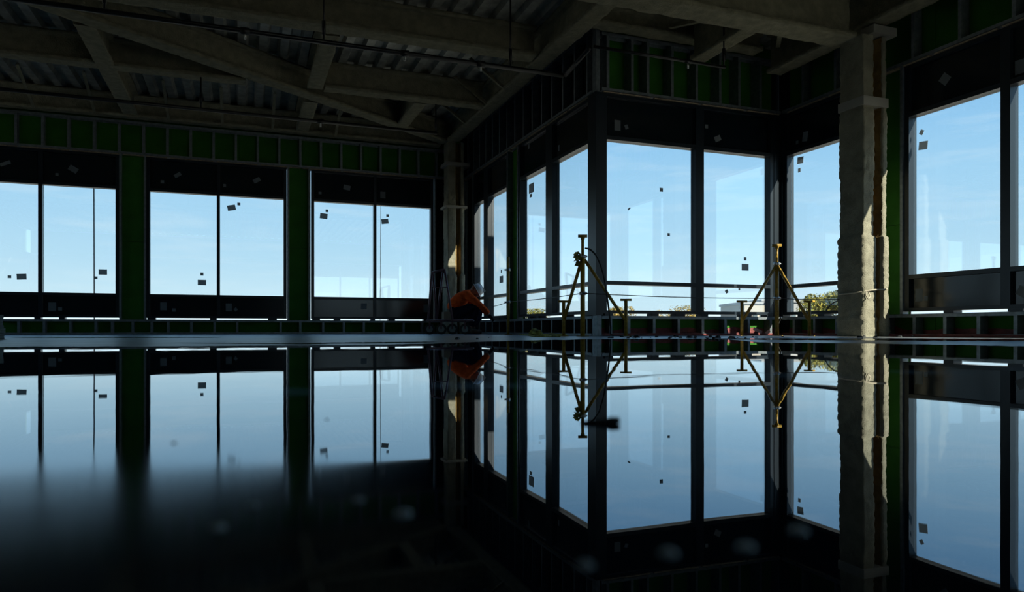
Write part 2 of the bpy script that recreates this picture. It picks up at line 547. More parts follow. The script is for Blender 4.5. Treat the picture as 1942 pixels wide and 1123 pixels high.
def window(w, panes, label, lower, z_low=(0.355, 0.712), jam=0.06, fr=0.13, glass_n=0.075):
    """panes: list of (t0,t1) glass widths in wall order; members fill the space between.
    lower 'panel' = dark spandrel below the rail, 'glass' = clear pane below the rail"""
    WN[0] += 1
    lo, hi = panes[0][0] - jam, panes[-1][1] + jam
    root = empty('window_%d' % WN[0], w.pt((lo + hi) / 2, 0, 0.312), label, 'window', kind='structure')
    z0, z1 = 0.312, ZTR - 0.004
    B = lambda name, a, b, za, zb, m='frame_black', n0=0.0, n1=fr: w.box(name, a, b, n0, n1, za, zb, m, root)
    B('frame_jamb', lo, panes[0][0], z0, z1)
    B('frame_jamb', panes[-1][1], hi, z0, z1)
    for (a, b), (c, d) in zip(panes, panes[1:]):
        B('mullion', b, c, z0, z1)
    for a, b in panes:
        B('frame_sill', a, b, z0, z_low[0])
        B('rail', a, b, z_low[1], ZB)
        B('rail', a, b, ZT, ZT + 0.055)
        B('frame_head', a, b, z1 - 0.04, z1)
        pn = B('pane', a, b, ZB, ZT, 'glass', glass_n, glass_n + 0.012)
        up_ = B('spandrel_panel', a, b, ZT + 0.055, z1 - 0.04, 'spandrel', glass_n - 0.03, glass_n + 0.01)
        if lower == 'glass':
            lw = B('pane', a, b, z_low[0], z_low[1], 'glass', glass_n, glass_n + 0.012)
        else:
            lw = B('spandrel_panel', a, b, z_low[0], z_low[1], 'spandrel', glass_n - 0.03, glass_n + 0.01)
        PANES.append((w, a, b, ZB, ZT, pn, glass_n))
        PANES.append((w, a, b, z_low[0], z_low[1], lw, glass_n if lower == 'glass' else glass_n - 0.03))
        PANES.append((w, a, b, ZT + 0.055, z1 - 0.04, up_, glass_n - 0.03))
    # packers under the sill that leave light slits between them
    n = max(2, int((hi - lo) / 0.55)); rr = random.Random(WN[0])
    t = lo + 0.02
    while t < hi - 0.05:
        L = 0.09 + rr.random() * 0.08
        w.box('packer', t, min(t + L, hi), -0.02, fr - 0.01, ZC + 0.001, 0.311, 'frame_black', root)
        t += L + rr.choice([0.28, 0.62, 0.95])
    return root


# stickers: which wall, photo pixel, width, height (m), turn (deg)
def sticker(wname, x, y, wd, ht, rot=0.0, m='paper'):
    best = None
    for (w, a, b, z0, z1, o, gn) in PANES:
        if w is not wname: continue
        p = at_Y(x, y, w.P + gn) if w.ax == 'X' else at_X(x, y, w.P + gn)
        t = p.x if w.ax == 'X' else p.y
        if a + 0.01 < t < b - 0.01 and z0 + 0.01 < p.z < z1 - 0.01:
            best = (w, t, p.z, o, gn, a, b, z0, z1)
    if best is None:
        print('NO PANE for sticker', x, y); return
    w, t, z, o, gn, a, b, z0, z1 = best
    t = min(max(t, a + wd * 0.6), b - wd * 0.6); z = min(max(z, z0 + ht * 0.6), z1 - ht * 0.6)
    r = math.radians(rot); cs, sn = math.cos(r), math.sin(r)
    vs_ = []
    for n in (gn - 0.003, gn - 0.0005):
        for i, j in ((-1, -1), (1, -1), (1, 1), (-1, 1)):
            p, q = i * wd / 2, j * ht / 2
            vs_.append(w.pt(t + p * cs - q * sn, n, z + p * sn + q * cs))
    f = [(0, 1, 2, 3), (7, 6, 5, 4), (0, 4, 5, 1), (1, 5, 6, 2), (2, 6, 7, 3), (3, 7, 4, 0)]
    mesh_obj('sticker', vs_, f, m, o)


def frange(a, b, s):
    out = []
    while a < b:
        out.append(a); a += s
    return out


# --- end wall and rear wall beyond the frame, window bands added to brighten the hall
def run_panes(a, b):
    n = round((b - a) / 1.3); st = (b - a) / n
    return [(a + st * i + 0.035, a + st * (i + 1) - 0.035) for i in range(n)]


we = Wall('Y', XW, 'wall_side', 'end wall far along the hall, outside the view, glazing added for light', -1)
curb(we, YR, YL + 0.1, [], 'green_board'); upper(we, YR, YL, [], 'green_board', z1=DECK)
pier(we, YR, 7.2, board='drywall')
window(we, run_panes(7.3, YL - 0.2), 'added unseen window band lighting the hall from the far end wall', 'panel')
wq = Wall('X', YR, 'wall_rear', 'rear wall of the hall, outside the view, glazing added for light', -1)
curb(wq, XW, X2 + 0.1, [], 'green_board'); upper(wq, XW, X2, [], 'green_board', z1=DECK)
pier(wq, XW, 3.0, board='drywall')
window(wq, run_panes(3.1, X2 - 0.2), 'added unseen window band lighting the hall from the rear wall', 'panel')

# --- left wall
wl = Wall('X', YL, 'wall_left', 'long window wall with green sheathing and steel studs behind the worker')
curb_studs = [-3.733, -3.345, -2.937, -2.53, -2.262, -1.921, -1.602, -1.322, -0.918, -0.505, -0.093] + \
    [at_Y(500 + v * 0.206, 620, YL).x for v in (157, 338, 548, 738, 922, 1106, 1288, 1460)] + frange(-8.4, -4.0, 0.406)
curb(wl, XW, X1 - 0.02, curb_studs, 'green_board')
upper(wl, XW, X1 - 0.02, frange(-3.782 - 0.406 * 11, X1 - 0.1, 0.4065), 'green_board')
WB = [-4.612, -3.442, -3.377, -2.21, -1.637, -0.467, -0.41, 0.778, 1.373, 2.585, 2.64, 3.812]
window(wl, [(-7.81, -6.64), (-6.575, -5.21)], 'paired window of the long wall, wholly left of the first green pier', 'panel')
window(wl, [(WB[0], WB[1]), (WB[2], WB[3])], 'paired window with a cable hanging outside its second pane', 'panel')
window(wl, [(WB[4], WB[5]), (WB[6], WB[7])], 'paired window between the two green piers', 'panel')
window(wl, [(WB[8], WB[9]), (WB[10], WB[11])], 'paired window beside the far column and cart', 'panel')
pier(wl, -5.14, -4.675)
pier(wl, -2.145, -1.70)
pier(wl, 0.842, 1.31, 0.008, 0.014)
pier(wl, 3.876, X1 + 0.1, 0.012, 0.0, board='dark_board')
for a in [(18, 525, .055, .05), (41, 525, .15, .105, 3), (182, 527, .05, .05), (195, 516, .14, .1), (383, 520, .055, .055), (383, 536, .15, .105),
          (453, 387, .055, .055), (439, 394, .15, .105, 12), (620, 400, .055, .055), (614, 410, .15, .11, -6), (735, 409, .055, .055),
          (730, 420, .15, .1, 8), (99, 582, .12, .16), (114, 586, .06, .06), (310, 581, .11, .15), (330, 588, .06, .06), (434, 583, .11, .15),
          (447, 587, .06, .06, 40), (690, 581, .12, .12), (808, 585, .11, .16), (10, 310, .17, .06, 25), (139, 321, .15, .1, -30), (108, 331, .05, .05),
          (337, 332, .13, .07, 35), (308, 345, .06, .06), (487, 342, .14, .08, 30), (426, 352, .05, .06), (658, 356, .14, .1, -10),
          (607, 366, .06, .05), (726, 370, .11, .14)]:
    sticker(wl, *a)

# --- recess wall (runs away from the bay corner to the far column)
wr = Wall('Y', X1, 'wall_recess', 'dark window wall running from the bay corner to the far column')
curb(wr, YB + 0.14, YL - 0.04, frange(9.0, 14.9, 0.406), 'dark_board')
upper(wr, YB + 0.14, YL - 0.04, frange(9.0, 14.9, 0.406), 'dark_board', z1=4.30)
window(wr, [(12.302 + .02, 13.388), (13.686 - .04, 14.25)], 'narrow tall window pair of the recess wall beside the worker', 'glass')
window(wr, [(9.005, 10.248), (10.50, 11.62)], 'tall window pair of the recess wall beside the corner post', 'glass')
wr.box('pier_panel', 11.70, 12.24, 0.085, 0.10, ZC + 0.002, 1.75, 'green_board')
wr.box('pier_panel', 11.70, 12.24, 0.085, 0.10, 1.756, ZTR, 'green_board')
wr.box('backing', 11.70, 12.24, 0.101, 0.13, ZC + 0.002, ZTR + .018, 'dark_board')
for q in (11.715, 12.225): wr.box('jamb_stud', q - 0.014, q + 0.014, -0.02, 0.083, ZC + 0.002, ZTR, 'galvanized')
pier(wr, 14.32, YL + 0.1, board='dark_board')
for a in [(1008, 357, .22, .16), (1007, 371, .1, .06), (951, 530, .2, .13), (951, 515, .06, .06), (1054, 576, .13, .18), (1003, 275, .06, .1),
          (1049, 283, .12, .17), (1060, 281, .05, .09)]:
    sticker(wr, *a)

# --- bay wall
wb = Wall('X', YB, 'wall_bay', 'bay window wall with bright green board between deep steel studs')
bay_studs = [4.641 + 0.11, 5.037, 5.444, 5.853, 6.263, 6.661, 7.082, 7.49]
curb(wb, X1 + 0.05, X2 - 0.02, bay_studs, 'green_board', red=True)
upper(wb, X1 + 0.05, X2 - 0.02, [4.708, 5.092, 5.344, 5.745, 6.158, 6.568, 6.91, 7.30], 'green_board', z1=4.18, nb=0.19)
window(wb, [(4.70, 6.158), (6.295, 7.497)], 'wide two-pane bay window between the tripod shores', 'glass')
for a in [(1171, 238, .095, .145), (1188, 241, .05, .06, 20), (1340, 240, .05, .055), (1361, 263, .11, .08, 25), (1254, 360, .055, .055),
          (1268, 445, .04, .04), (1193, 396, .05, .02, 40), (1413, 507, .125, .1), (1413, 491, .045, .05), (1378, 553, .05, .05, 30),
          (1402, 549, .03, .03)]:
    sticker(wb, *a)

# --- right wall
wg = Wall('Y', X2, 'wall_right', 'right window wall behind the lumpy column with green pier')
curb(wg, YR, YB - 0.05, frange(-5.8, 8.6, 0.406), 'green_board', red=True)
upper(wg, YR, YB - 0.05, frange(-5.8, 8.6, 0.61), 'green_board', z1=DECK)
window(wg, [(7.10, 8.57)], 'single-pane bay return window partly hidden by the lumpy column', 'glass')
RW = window(wg, [(4.05, 5.23), (5.337, 6.47)], 'two-pane window with dark lower panels beside the green pier', 'panel')
pier(wg, 6.545, 7.03, seam=1.42)
pier(wg, 3.53, 3.985)
t = 3.46
for i, lab in enumerate(('second', 'third', 'fourth')):
    window(wg, [(t - 2.36, t - 1.235), (t - 1.17, t)], 'paired window of the right wall, %s beyond the green pier' % lab, 'panel')
    if i < 2: pier(wg, t - 2.88, t - 2.425)
    t -= 2.95
for a in [(1518, 304, .12, .1, 4), (1516, 323, .05, .06), (1527, 259, .1, .14, 8), (1512, 270, .05, .05), (1792, 150, .12, .11, 45),
          (1751, 276, .12, .1, 6), (1748, 251, .05, .06, 30), (1743, 560, .10, .15), (1756, 566, .05, .055), (1936, 126, .12, .15), (1938, 553, .1, .1, 30)]:
    sticker(wg, *a)

# --- corner posts
cp = empty('trim_1', (X1, YB, 0), 'wide black corner post where the bay meets the recess wall', 'corner post', kind='structure')
box('post', (X1 - 0.035, YB - 0.005, 0.285), (X1 + 0.14 - 0.065, YB + 0.30 - 0.06, ZTR), 'frame_black', cp)
box('post_foot', (X1 - 0.02, YB - 0.02, 0.0), (X1 + 0.045, YB + 0.13, 0.283), 'galvanized', cp)
box('post_foot', (X1 - 0.02, YB + 0.02, ZTR + 0.02), (X1 + 0.045, YB + 0.13, 4.3), 'galvanized', cp)
cp2 = empty('trim_2', (X2, YB, 0), 'narrow black corner post where the bay meets the right wall', 'corner post', kind='structure')
box('post', (X2 - 0.13, YB - 0.005, 0.285), (X2 + 0.13, YB + 0.13, ZTR), 'frame_black', cp2)
box('post', (X2 - 0.018, YB - 0.065, 0.285), (X2 + 0.13, YB - 0.006, ZTR), 'frame_black', cp2)


# ------------------------------------------------------------------ fireproofed steel
def lumpy_prism(name, prof, p0, p1, m, parent=None, step=0.06, amp=0.012, zvec=Vector((0, 0, 1)), res=0.035, freq=7.0, grow=None, web=None):
    """closed profile (side, up) swept from p0 to p1, surface pushed in and out like sprayed fireproofing"""
    p0 = Vector(p0); p1 = Vector(p1); d = p1 - p0; L = d.length; d /= L
    side = d.cross(zvec).normalized(); up = side.cross(d)
    pts = []
    n = len(prof)
    for i in range(n):
        a = Vector(prof[i]); b = Vector(prof[(i + 1) % n]); k = max(1, int((b - a).length / res))
        for j in range(k): pts.append(a.lerp(b, j / k))
    m_ = len(pts); nrm = []
    for i in range(m_):
        tg = pts[(i + 1) % m_] - pts[i - 1]
        nrm.append(Vector((tg.y, -tg.x)).normalized() if tg.length > 1e-6 else Vector((0, 0)))
    area = sum(pts[i].x * pts[(i + 1) % m_].y - pts[(i + 1) % m_].x * pts[i].y for i in range(m_))
    if area < 0: nrm = [-q for q in nrm]
    ns = max(2, int(L / step)) + 1
    v = []
    for s in range(ns):
        c = p0 + d * (L * s / (ns - 1))
        for q, nn in zip(pts, nrm):
            w = c + side * q.x + up * q.y
            a = amp * (noise.noise(w * freq) + 0.6 * noise.noise(w * freq * 2.7))
            if grow: a += grow(L * s / (ns - 1))
            v.append(w + (side * nn.x + up * nn.y) * a)
    f = []
    for s in range(ns - 1):
        for i in range(m_):
            j = (i + 1) % m_
            f.append((s * m_ + i, s * m_ + j, (s + 1) * m_ + j, (s + 1) * m_ + i))
    f.append(tuple(range(m_)))
    f.append(tuple((ns - 1) * m_ + i for i in reversed(range(m_))))
    o = mesh_obj(name, v, f, m, parent, None, True)
    if web:                                  # differently coloured coat in the recess beside the web
        o.data.materials.append(MATS[web[2]])
        hit = [web[0] < (pts[i].x + pts[(i + 1) % m_].x) / 2 < web[1] for i in range(m_)]
        o.data.polygons.foreach_set('material_index', [int(hit[k % m_]) if k < (ns - 1) * m_ else 0 for k in range(len(f))])
    return o


def beam(p0, p1, zb, depth, fw, label, tf=0.055, tw=0.10, amp=0.011, cat='beam'):
    hw, ht = fw / 2, tw / 2
    prof = [(-hw, 0), (hw, 0), (hw, tf), (ht, tf + 0.03), (ht, depth - tf), (hw, depth - tf), (hw, depth), (-hw, depth), (-hw, depth - tf),
            (-ht, depth - tf), (-ht, tf + 0.03), (-hw, tf)]
    o = lumpy_prism('roof_beam', prof, (p0[0], p0[1], zb), (p1[0], p1[1], zb), 'fireproof', amp=amp)
    return tag(o, label, cat, 'fireproofed roof beams')


dd = DECK - 4.0 - 0.005
beam((XW + .1, 9.5), (3.93, 9.5), 4.0, dd, 0.28, 'deep sprayed girder above the long black sprinkler pipe')
beam((XW + .1, 12.05), (0.05, 12.05), 4.0, dd, 0.24, 'sprayed beam ending against the outer side of the diagonal beam')
beam((1.25, 11.9), (3.95, 11.9), 4.0, dd, 0.24, 'short sprayed beam between the diagonal and the recess wall beam')
beam((-2.75, 9.7), (4.0, 14.45), 4.0, dd - 0.01, 0.25, 'long diagonal sprayed beam running to the far column')
beam((-1.9, 10.5), (-1.9, 14.55), 4.0, dd, 0.24, 'sprayed cross beam from diagonal start to long window wall')
beam((1.1, 9.7), (1.1, 11.95), 4.0, dd, 0.24, 'sprayed cross beam below the bright patch of deck')
beam((1.1, 12.65), (1.1, 14.55), 4.0, dd, 0.24, 'sprayed beam stub from the diagonal to the window wall')
beam((2.88, 12.05), (2.88, 13.55), 4.0, dd, 0.22, 'shortest sprayed beam stub beside the far column')
beam((4.1, 7.05), (4.1, 14.25), 4.0, dd, 0.26, 'sprayed beam along the top of the recess wall')
beam((XW + .1, 14.78), (3.95, 14.78), 4.005, dd - 0.01, 0.20, 'thin sprayed edge beam above the long window wall studs')
beam((4.3, 8.50), (7.1, 8.50), 4.16, DECK - 4.165, 0.22, 'sprayed edge beam above the bay window studs')
beam((XW + .1, 6.82), (7.05, 6.82), 3.68, DECK - 3.69, 0.34, 'largest sprayed girder meeting the top of the near column', amp=0.014)
beam((7.3, YR + .1), (7.3, 8.40), 3.84, DECK - 3.85, 0.26, 'sprayed beam along the top of the right window wall')
beam((5.95, 7.0), (5.95, 8.38), 3.84, DECK - 3.85, 0.24, 'short sprayed beam from the largest girder to the bay')


def brace(p0, p1, w, label):
    d = Vector(p1) - Vector(p0)
    mb = MB()
    mb.bar(p0, p1, w, 0.012)
    mb.bar(Vector(p0) + Vector((0, 0, w * .5)), Vector(p1) + Vector((0, 0, w * .5)), 0.012, w)
    o = mb.build('brace', 'fireproof')
    return tag(o, label, 'brace', 'thin angle braces under the deck')


for x, y in ((69, 208), (178, 211), (321, 231), (422, 237), (517, 245), (636, 258)):
    p = at_z(x, y, 4.0)
    brace((p.x, 14.66, 3.99), (p.x, 13.65, 4.40), 0.05, 'thin sloping angle brace from the window wall top up to the deck')
for x, y in ((959, 171), (882, 237), (922, 200)):
    p = at_z(x, y, 4.0)
    brace((3.98, p.y, 4.02), (3.40, p.y, 4.42), 0.05, 'thin sloping angle brace tied to the recess wall beam')
brace((5.74, 7.06, 3.95), (5.45, 8.30, 4.20), 0.06, 'sloping angle brace on the outer side of the short bay beam')
brace((6.20, 6.98, 3.90), (7.20, 8.20, 4.15), 0.06, 'sloping angle brace from largest girder toward right wall')


def column(cx, cy, ztop, label, amp, wide):
    """H-section wrapped in sprayed fireproofing: flanges face the window wall, web between"""
    root = empty('column', (cx, cy, 0), label, 'column')
    hx, hy, tf, tw = wide, wide * 0.98, 0.16, 0.12; tg = 0.06
    prof = [(-hx, -hy), (-hx + tf, -hy), (-hx + tf + .02, -tw / 2), (hx - tg - .02, -tw / 2), (hx - tg, -hy), (hx, -hy), (hx, hy), (hx - tg, hy),
            (hx - tg - .02, tw / 2), (-hx + tf + .02, tw / 2), (-hx + tf, hy), (-hx, hy)]
    # sweep upwards: side axis = x
    gr = lambda h: (0.028 if h < 1.24 else 0.0) + (0.012 if h < 0.25 else 0) + (0.010 if 2.0 < h < 2.8 else 0)
    lumpy_prism('shaft', [(a, -b) for a, b in prof], (cx, cy, 0), (cx, cy, ztop), 'column_fireproof', root, 0.025, amp, Vector((0, -1, 0)), 0.016, 22.0, gr, (-hx + tf + .002, hx - tg - .002, 'ochre_fireproof'))
    return root


col1 = column(7.26, 6.76, 3.70, 'thick lumpy fireproofed column lit by sun, with a rope tied round it', 0.013, 0.185)
mb = MB().box((7.06, 6.56, 2.83), (7.465, 6.96, 2.94))
mb.build('collar', 'tape_band', col1)
mb = MB().box((7.20, 6.54, 3.72), (7.58, 6.74, 3.82))
mb.build('cap_plate', 'tape_band', col1)
rz = 0.56
rp = [(7.26 + 0.235 * math.copysign(abs(math.cos(a)) ** .6, math.cos(a)), 6.76 + 0.235 * math.copysign(abs(math.sin(a)) ** .6, math.sin(a)),
       rz + 0.03 * math.cos(a + .5)) for a in [2 * math.pi * i / 40 for i in range(41)]]
tube_obj('tied_rope', rp, 0.009, 'rope', col1)
tube_obj('tied_rope', [(7.05, 6.51, .545), (7.03, 6.50, .50), (7.06, 6.495, .46), (7.10, 6.50, .49), (7.08, 6.51, .545)], 0.008, 'rope', col1)
col2 = column(4.16, 14.42, 4.0, 'slim fireproofed column in the far corner behind the cart', 0.010, 0.17)
MB().box((3.93, 14.20, 2.62), (4.39, 14.64, 2.67)).build('collar', 'tape_band', col2)
MB().box((3.93, 14.20, 3.50), (4.45, 14.64, 3.57)).build('cap_plate', 'tape_band', col2)

# ------------------------------------------------------------------ sprinkler pipes
def pipe(pts, r, hang, label, beamz=4.0, fittings=()):
    root = empty('sprinkler_pipe', pts[0], label, 'pipe')
    tube_obj('pipe_run', pts, r, 'black_pipe', root, 12)
    for h in hang:
        q = Vector(h[:3]); top = h[3]
        tube_obj('hanger_rod', [(q.x, q.y, q.z + r), (q.x, q.y, top)], 0.012, 'black_pipe', root, 6)
        tube_obj('hanger_rod', [(q.x, q.y, q.z + r + .06), (q.x, q.y, q.z + r + .22)], 0.022, 'black_pipe', root, 8)
    for q in fittings:
        tube_obj('coupling', [Vector(q) - Vector((.05, 0, 0)), Vector(q) + Vector((.05, 0, 0))], r * 1.35, 'black_pipe', root, 12)
        tube_obj('sprinkler_head', [Vector(q), Vector(q) - Vector((0, 0, .09))], 0.014, 'zinc', root, 6)
    return root


Y1 = 8.68
pipe([(XW + .05, Y1, 3.5), (4.03, Y1, 3.5), (4.05, Y1 - .03, 3.5), (3.93, 7.72, 3.5)], 0.030,
     [(at_Y(198, 20, Y1).x, Y1, 3.5, DECK - .01), (at_Y(614, 78, Y1).x, Y1, 3.5, DECK - .01), (at_Y(968, 128, Y1).x, Y1, 3.5, DECK - .01)],
     'long black sprinkler pipe hung below the deep girder', fittings=[(at_Y(768, 100, Y1).x, Y1, 3.5), (at_Y(465, 57, Y1).x, Y1, 3.5), (at_Y(912, 120, Y1).x, Y1, 3.5)])
pipe([(3.96, 7.66, 3.5), (5.87, 7.66, 3.5)], 0.020, [(5.85, 7.66, 3.5, DECK - .01)], 'thin black sprinkler pipe in front of the bay studs', fittings=[(5.3, 7.66, 3.5)])
pipe([(XW + .05, 12.0, 3.5), (3.16, 12.0, 3.5)], 0.028, [(3.14, 12.0, 3.5, 4.0), (-0.6, 12.0, 3.5, 4.0), (-4.0, 12.0, 3.5, 4.0)],
     'black sprinkler pipe nearer the long window wall', fittings=[(1.2, 12.0, 3.5)])

# ------------------------------------------------------------------ puddles
def dist_at(y): return FPX * H / (y - YH)


def floor_pt(x, y):
    rx, ry = ray(x); d = dist_at(y)
    return Vector((rx * d, ry * d, 0))


def poly_obj(name, pts, z, m, label, cat, group=None):
    bm = bmesh.new()
    vs_ = [bm.verts.new((p.x, p.y, z)) for p in pts]
    f = bm.faces.new(vs_)
    if f.normal.z < 0: f.normal_flip()
    bmesh.ops.triangulate(bm, faces=[f])
    bm.normal_update()
    for q in bm.faces:
        if q.normal.z < 0: q.normal_flip()
    me = bpy.data.meshes.new(name); bm.to_mesh(me); bm.free()
    me.materials.append(MATS[m])
    o = link(bpy.data.objects.new(name, me), (0, 0, 0), None)
    return tag(o, label, cat, group)


edge = [(-700, 672), (-300, 662), (0, 658.6), (250, 658), (420, 657), (540, 656), (700, 655), (800, 653), (880, 650), (960, 647), (1100, 644.5), (1200, 643),
        (1330, 643), (1400, 646), (1440, 650), (1520, 651.5), (1640, 652), (1760, 654), (1942, 657.5), (2300, 664), (2900, 685)]
pts = []
for (xa, ya), (xb, yb) in zip(edge, edge[1:]):
    k = max(2, int((xb - xa) / 9))
    for i in range(k):
        t_ = i / k; xx = xa + (xb - xa) * t_; yy = ya + (yb - ya) * t_
        yy += 0.75 * noise.noise(Vector((xx * .02, 0.3, 0))) + 0.5 * noise.noise(Vector((xx * .11, 1.3, 0)))
        pts.append(floor_pt(xx, yy))
pts += [Vector((2.8, -0.5, 0)), Vector((2.2, -1.6, 0)), Vector((0.3, -2.0, 0)), Vector((-1.6, -1.5, 0)), Vector((-2.2, -0.4, 0))]
poly_obj('puddle', pts, 0.002, 'water', 'large mirror-smooth puddle covering the floor toward the lens', 'puddle')


def strip_puddle(xa, xb, ytop, ybot, label, seed):
    up_, dn = [], []
    n = int((xb - xa) / 8)
    for i in range(n + 1):
        t_ = i / n; x_ = xa + (xb - xa) * t_
        e = math.sin(math.pi * t_) ** 0.35
        mid = (ytop(t_) + ybot(t_)) / 2; hh = (ybot(t_) - ytop(t_)) / 2
        hh2 = hh * e * (1 + 0.5 * noise.noise(Vector((x_ * .05, seed, 0))))
        up_.append(floor_pt(x_, mid - hh2)); dn.append(floor_pt(x_, mid + hh2 * (1 + .3 * noise.noise(Vector((x_ * .08, seed + 5, 0))))))
    pp = up_[1:-1] + [up_[-1]] + dn[1:-1][::-1] + [up_[0]]
    poly_obj('puddle', pp, 0.002, 'water', label, 'puddle', 'small puddles beyond the big one')


lp = lambda a, b: (lambda t_: a + (b - a) * t_)
strip_puddle(1330, 2100, lp(641.5, 643.5), lp(644.5, 648.5), 'long narrow puddle beside the right window wall', 1.0)
strip_puddle(560, 830, lp(651, 648.2), lp(652.5, 650), 'thin streak of water on the slab near the cart', 2.0)
strip_puddle(330, 620, lp(650.5, 651.5), lp(651.3, 653), 'thin streak of water on the slab below the green pier', 3.0)
strip_puddle(20, 420, lp(640.3, 640.1), lp(641.2, 640.9), 'long faint film of water under the long window wall', 4.0)

# ------------------------------------------------------------------ tripod shores
def cyl_x(mb, p, L, r, a, seg=10):
    p = Vector(p); a = Vector(a).normalized()
    mb.tube([p - a * L / 2, p + a * L / 2], r, seg)


RV = Vector((C_, -S_, 0)); FV = Vector((S_, C_, 0)); UP = Vector((0, 0, 1))


def shore(base, htop, collar_h, left, right, lh, rh, tbar, label):
    """screw-jack shore: post with T head, collar, two raking braces down to short T-headed stakes"""
    root = empty('tripod_shore', base, label, 'shore', 'yellow tripod shores')
    b = Vector(base)
    tube_obj('post', [b + UP * .004, b + UP * (htop * 0.80)], 0.030, 'yellow_paint', root, 12)
    tube_obj('screw', [b + UP * (htop * .80), b + UP * (htop - .03)], 0.020, 'yellow_paint', root, 10)
    h = MB()
    cyl_x(h, b + UP * (htop - .012), tbar, 0.020, RV)
    h.tube([b + UP * (htop - .06), b + UP * (htop - .028)], [0.022, 0.032], 10)
    h.build('t_head', 'yellow_paint', root, None, True)
    for hh in (htop * .79, collar_h):
        c = MB().tube([b + UP * (hh - .02), b + UP * (hh + .02)], 0.042, 10)
        for a in (0, 2.1, 4.2):
            c.ball(b + UP * hh + RV * .05 * math.cos(a) + FV * .05 * math.sin(a), .014, .014, .014, 6, 4)
        c.build('collar', 'zinc', root, None, True)
    top = b + UP * (htop * .76)
    for q, hh in ((Vector(left), lh), (Vector(right), rh)):
        tube_obj('brace', [top + (q - b) * .04, q + UP * .22 - (q - b) * .03], 0.021, 'yellow_paint', root, 10)
        s = MB()
        s.tube([q + UP * .003, q + UP * hh], 0.022, 10)
        s.build('stake', 'yellow_paint', root, None, True)
        s = MB(); cyl_x(s, q + UP * (hh - .005), 0.145, 0.015, RV); s.build('stake_head', 'yellow_paint', root, None, True)
        f = MB(); f.box((q.x - .05, q.y - .05, .0005), (q.x + .05, q.y + .05, .008)); f.build('foot_plate', 'yellow_paint', root)
    f = MB(); f.box((b.x - .06, b.y - .06, .0005), (b.x + .06, b.y + .06, .008)); f.build('foot_plate', 'yellow_paint', root)
    return root


def base_at(x, Y):
    p = at_Y(x, 600, Y); return Vector((p.x, p.y, 0))


b1 = base_at(1105, 8.10)
D1 = b1.dot(FV)
zpx = lambda y, d: H + (YH - y) * d / FPX
L1 = base_at(1069, 8.25); R1 = base_at(1187, 8.10)
s1 = shore(b1, zpx(446, D1), zpx(556.5, D1), L1, R1, zpx(571, L1.dot(FV)), zpx(568, R1.dot(FV)), .115,
           'yellow tripod shore with a rag and black hose, by the bay corner post')
b2 = base_at(1473, 8.05)
D2 = b2.dot(FV)
L2 = base_at(1407, 8.15); R2 = base_at(1535, 7.6)
s2 = shore(b2, zpx(464, D2), zpx(566, D2), L2, R2, zpx(571, L2.dot(FV)), zpx(571, R2.dot(FV)), .13,
           'yellow tripod shore in front of the narrow bay corner post')
# rag tied at the head of the first shore
mb = MB()
for i in range(14):
    c = b1 + UP * (zpx(489, D1) + random.uniform(-.09, .09)) - RV * (random.uniform(.035, .085)) - FV * random.uniform(0, .04)
    a = Vector((random.uniform(-1, 1), random.uniform(-1, 1), random.uniform(-1, 1))).normalized()
    bq = a.cross(Vector((random.uniform(-1, 1), random.uniform(-1, 1), 1))).normalized()
    k = len(mb.v)
    mb.v += [c - a * .05 - bq * .02, c + a * .05 - bq * .03, c + a * .04 + bq * .03, c - a * .03 + bq * .02 + UP * .02]
    mb.f += [(k, k + 1, k + 2, k + 3)]
mb.build('rag', 'rag_yellow', s1)
# stub pole by the worker
bp = base_at(964, 11.2); DP = bp.dot(FV)
pr = empty('guard_pole', bp, 'single yellow guard pole between the worker and the tripod shore', 'pole')
tube_obj('post', [bp + UP * .004, bp + UP * zpx(487, DP)], 0.022, 'yellow_paint', pr, 10)
for yy in (512, 573):
    c = MB().tube([bp + UP * (zpx(yy, DP) - .02), bp + UP * (zpx(yy, DP) + .02)], 0.036, 10)
    c.ball(bp + UP * zpx(yy, DP) - RV * .05, .02, .02, .016, 6, 4)
    c.build('collar', 'zinc', pr, None, True)
MB().box((bp.x - .05, bp.y - .05, .0005), (bp.x + .05, bp.y + .05, .008)).build('foot_plate', 'yellow_paint', pr)


def sag(p, q, s, n=14):
    p = Vector(p); q = Vector(q)
    return [p.lerp(q, i / n) - UP * s * 4 * (i / n) * (1 - i / n) for i in range(n + 1)]


c_pole = bp + UP * zpx(573, DP) - FV * .03
c_t1 = b1 + UP * zpx(556.5, D1) - FV * .04
c_t2 = b2 + UP * zpx(566, D2) - FV * .04
c_end = at_X(1597, 567.5, 7.05) 
c_st = at_X(926, 583, 4.50)
wp = sag(c_st, c_pole, .01)[:-1] + sag(c_pole, c_t1, .012)[:-1] + sag(c_t1, c_t2, .02)[:-1] + sag(c_t2, c_end, .01)
tag(tube_obj('guard_cable', wp, 0.006, 'wire', None, 6), 'thin dark guard cable strung between pole, shores and column', 'cable')
hose = [b1 + UP * zpx(471, D1) + RV * .03, at_Y(1120, 474, 8.05), at_Y(1133, 489, 8.02), at_Y(1144, 520, 8.0), at_Y(1150, 555, 8.0), at_Y(1155, 590, 8.05),
        at_Y(1158, 620, 8.15), floor_pt(1160, 637.6) + UP * .012, floor_pt(1185, 638) + UP * .01]


def smooth_path(p, n=5):
    out = []
    for i in range(len(p) - 1):
        a, b_, c, d = p[max(i - 1, 0)], p[i], p[i + 1], p[min(i + 2, len(p) - 1)]
        for k in range(n):
            t_ = k / n
            out.append(0.5 * ((2 * b_) + (-a + c) * t_ + (2 * a - 5 * b_ + 4 * c - d) * t_ ** 2 + (-a + 3 * b_ - 3 * c + d) * t_ ** 3))
    out.append(p[-1]); return out


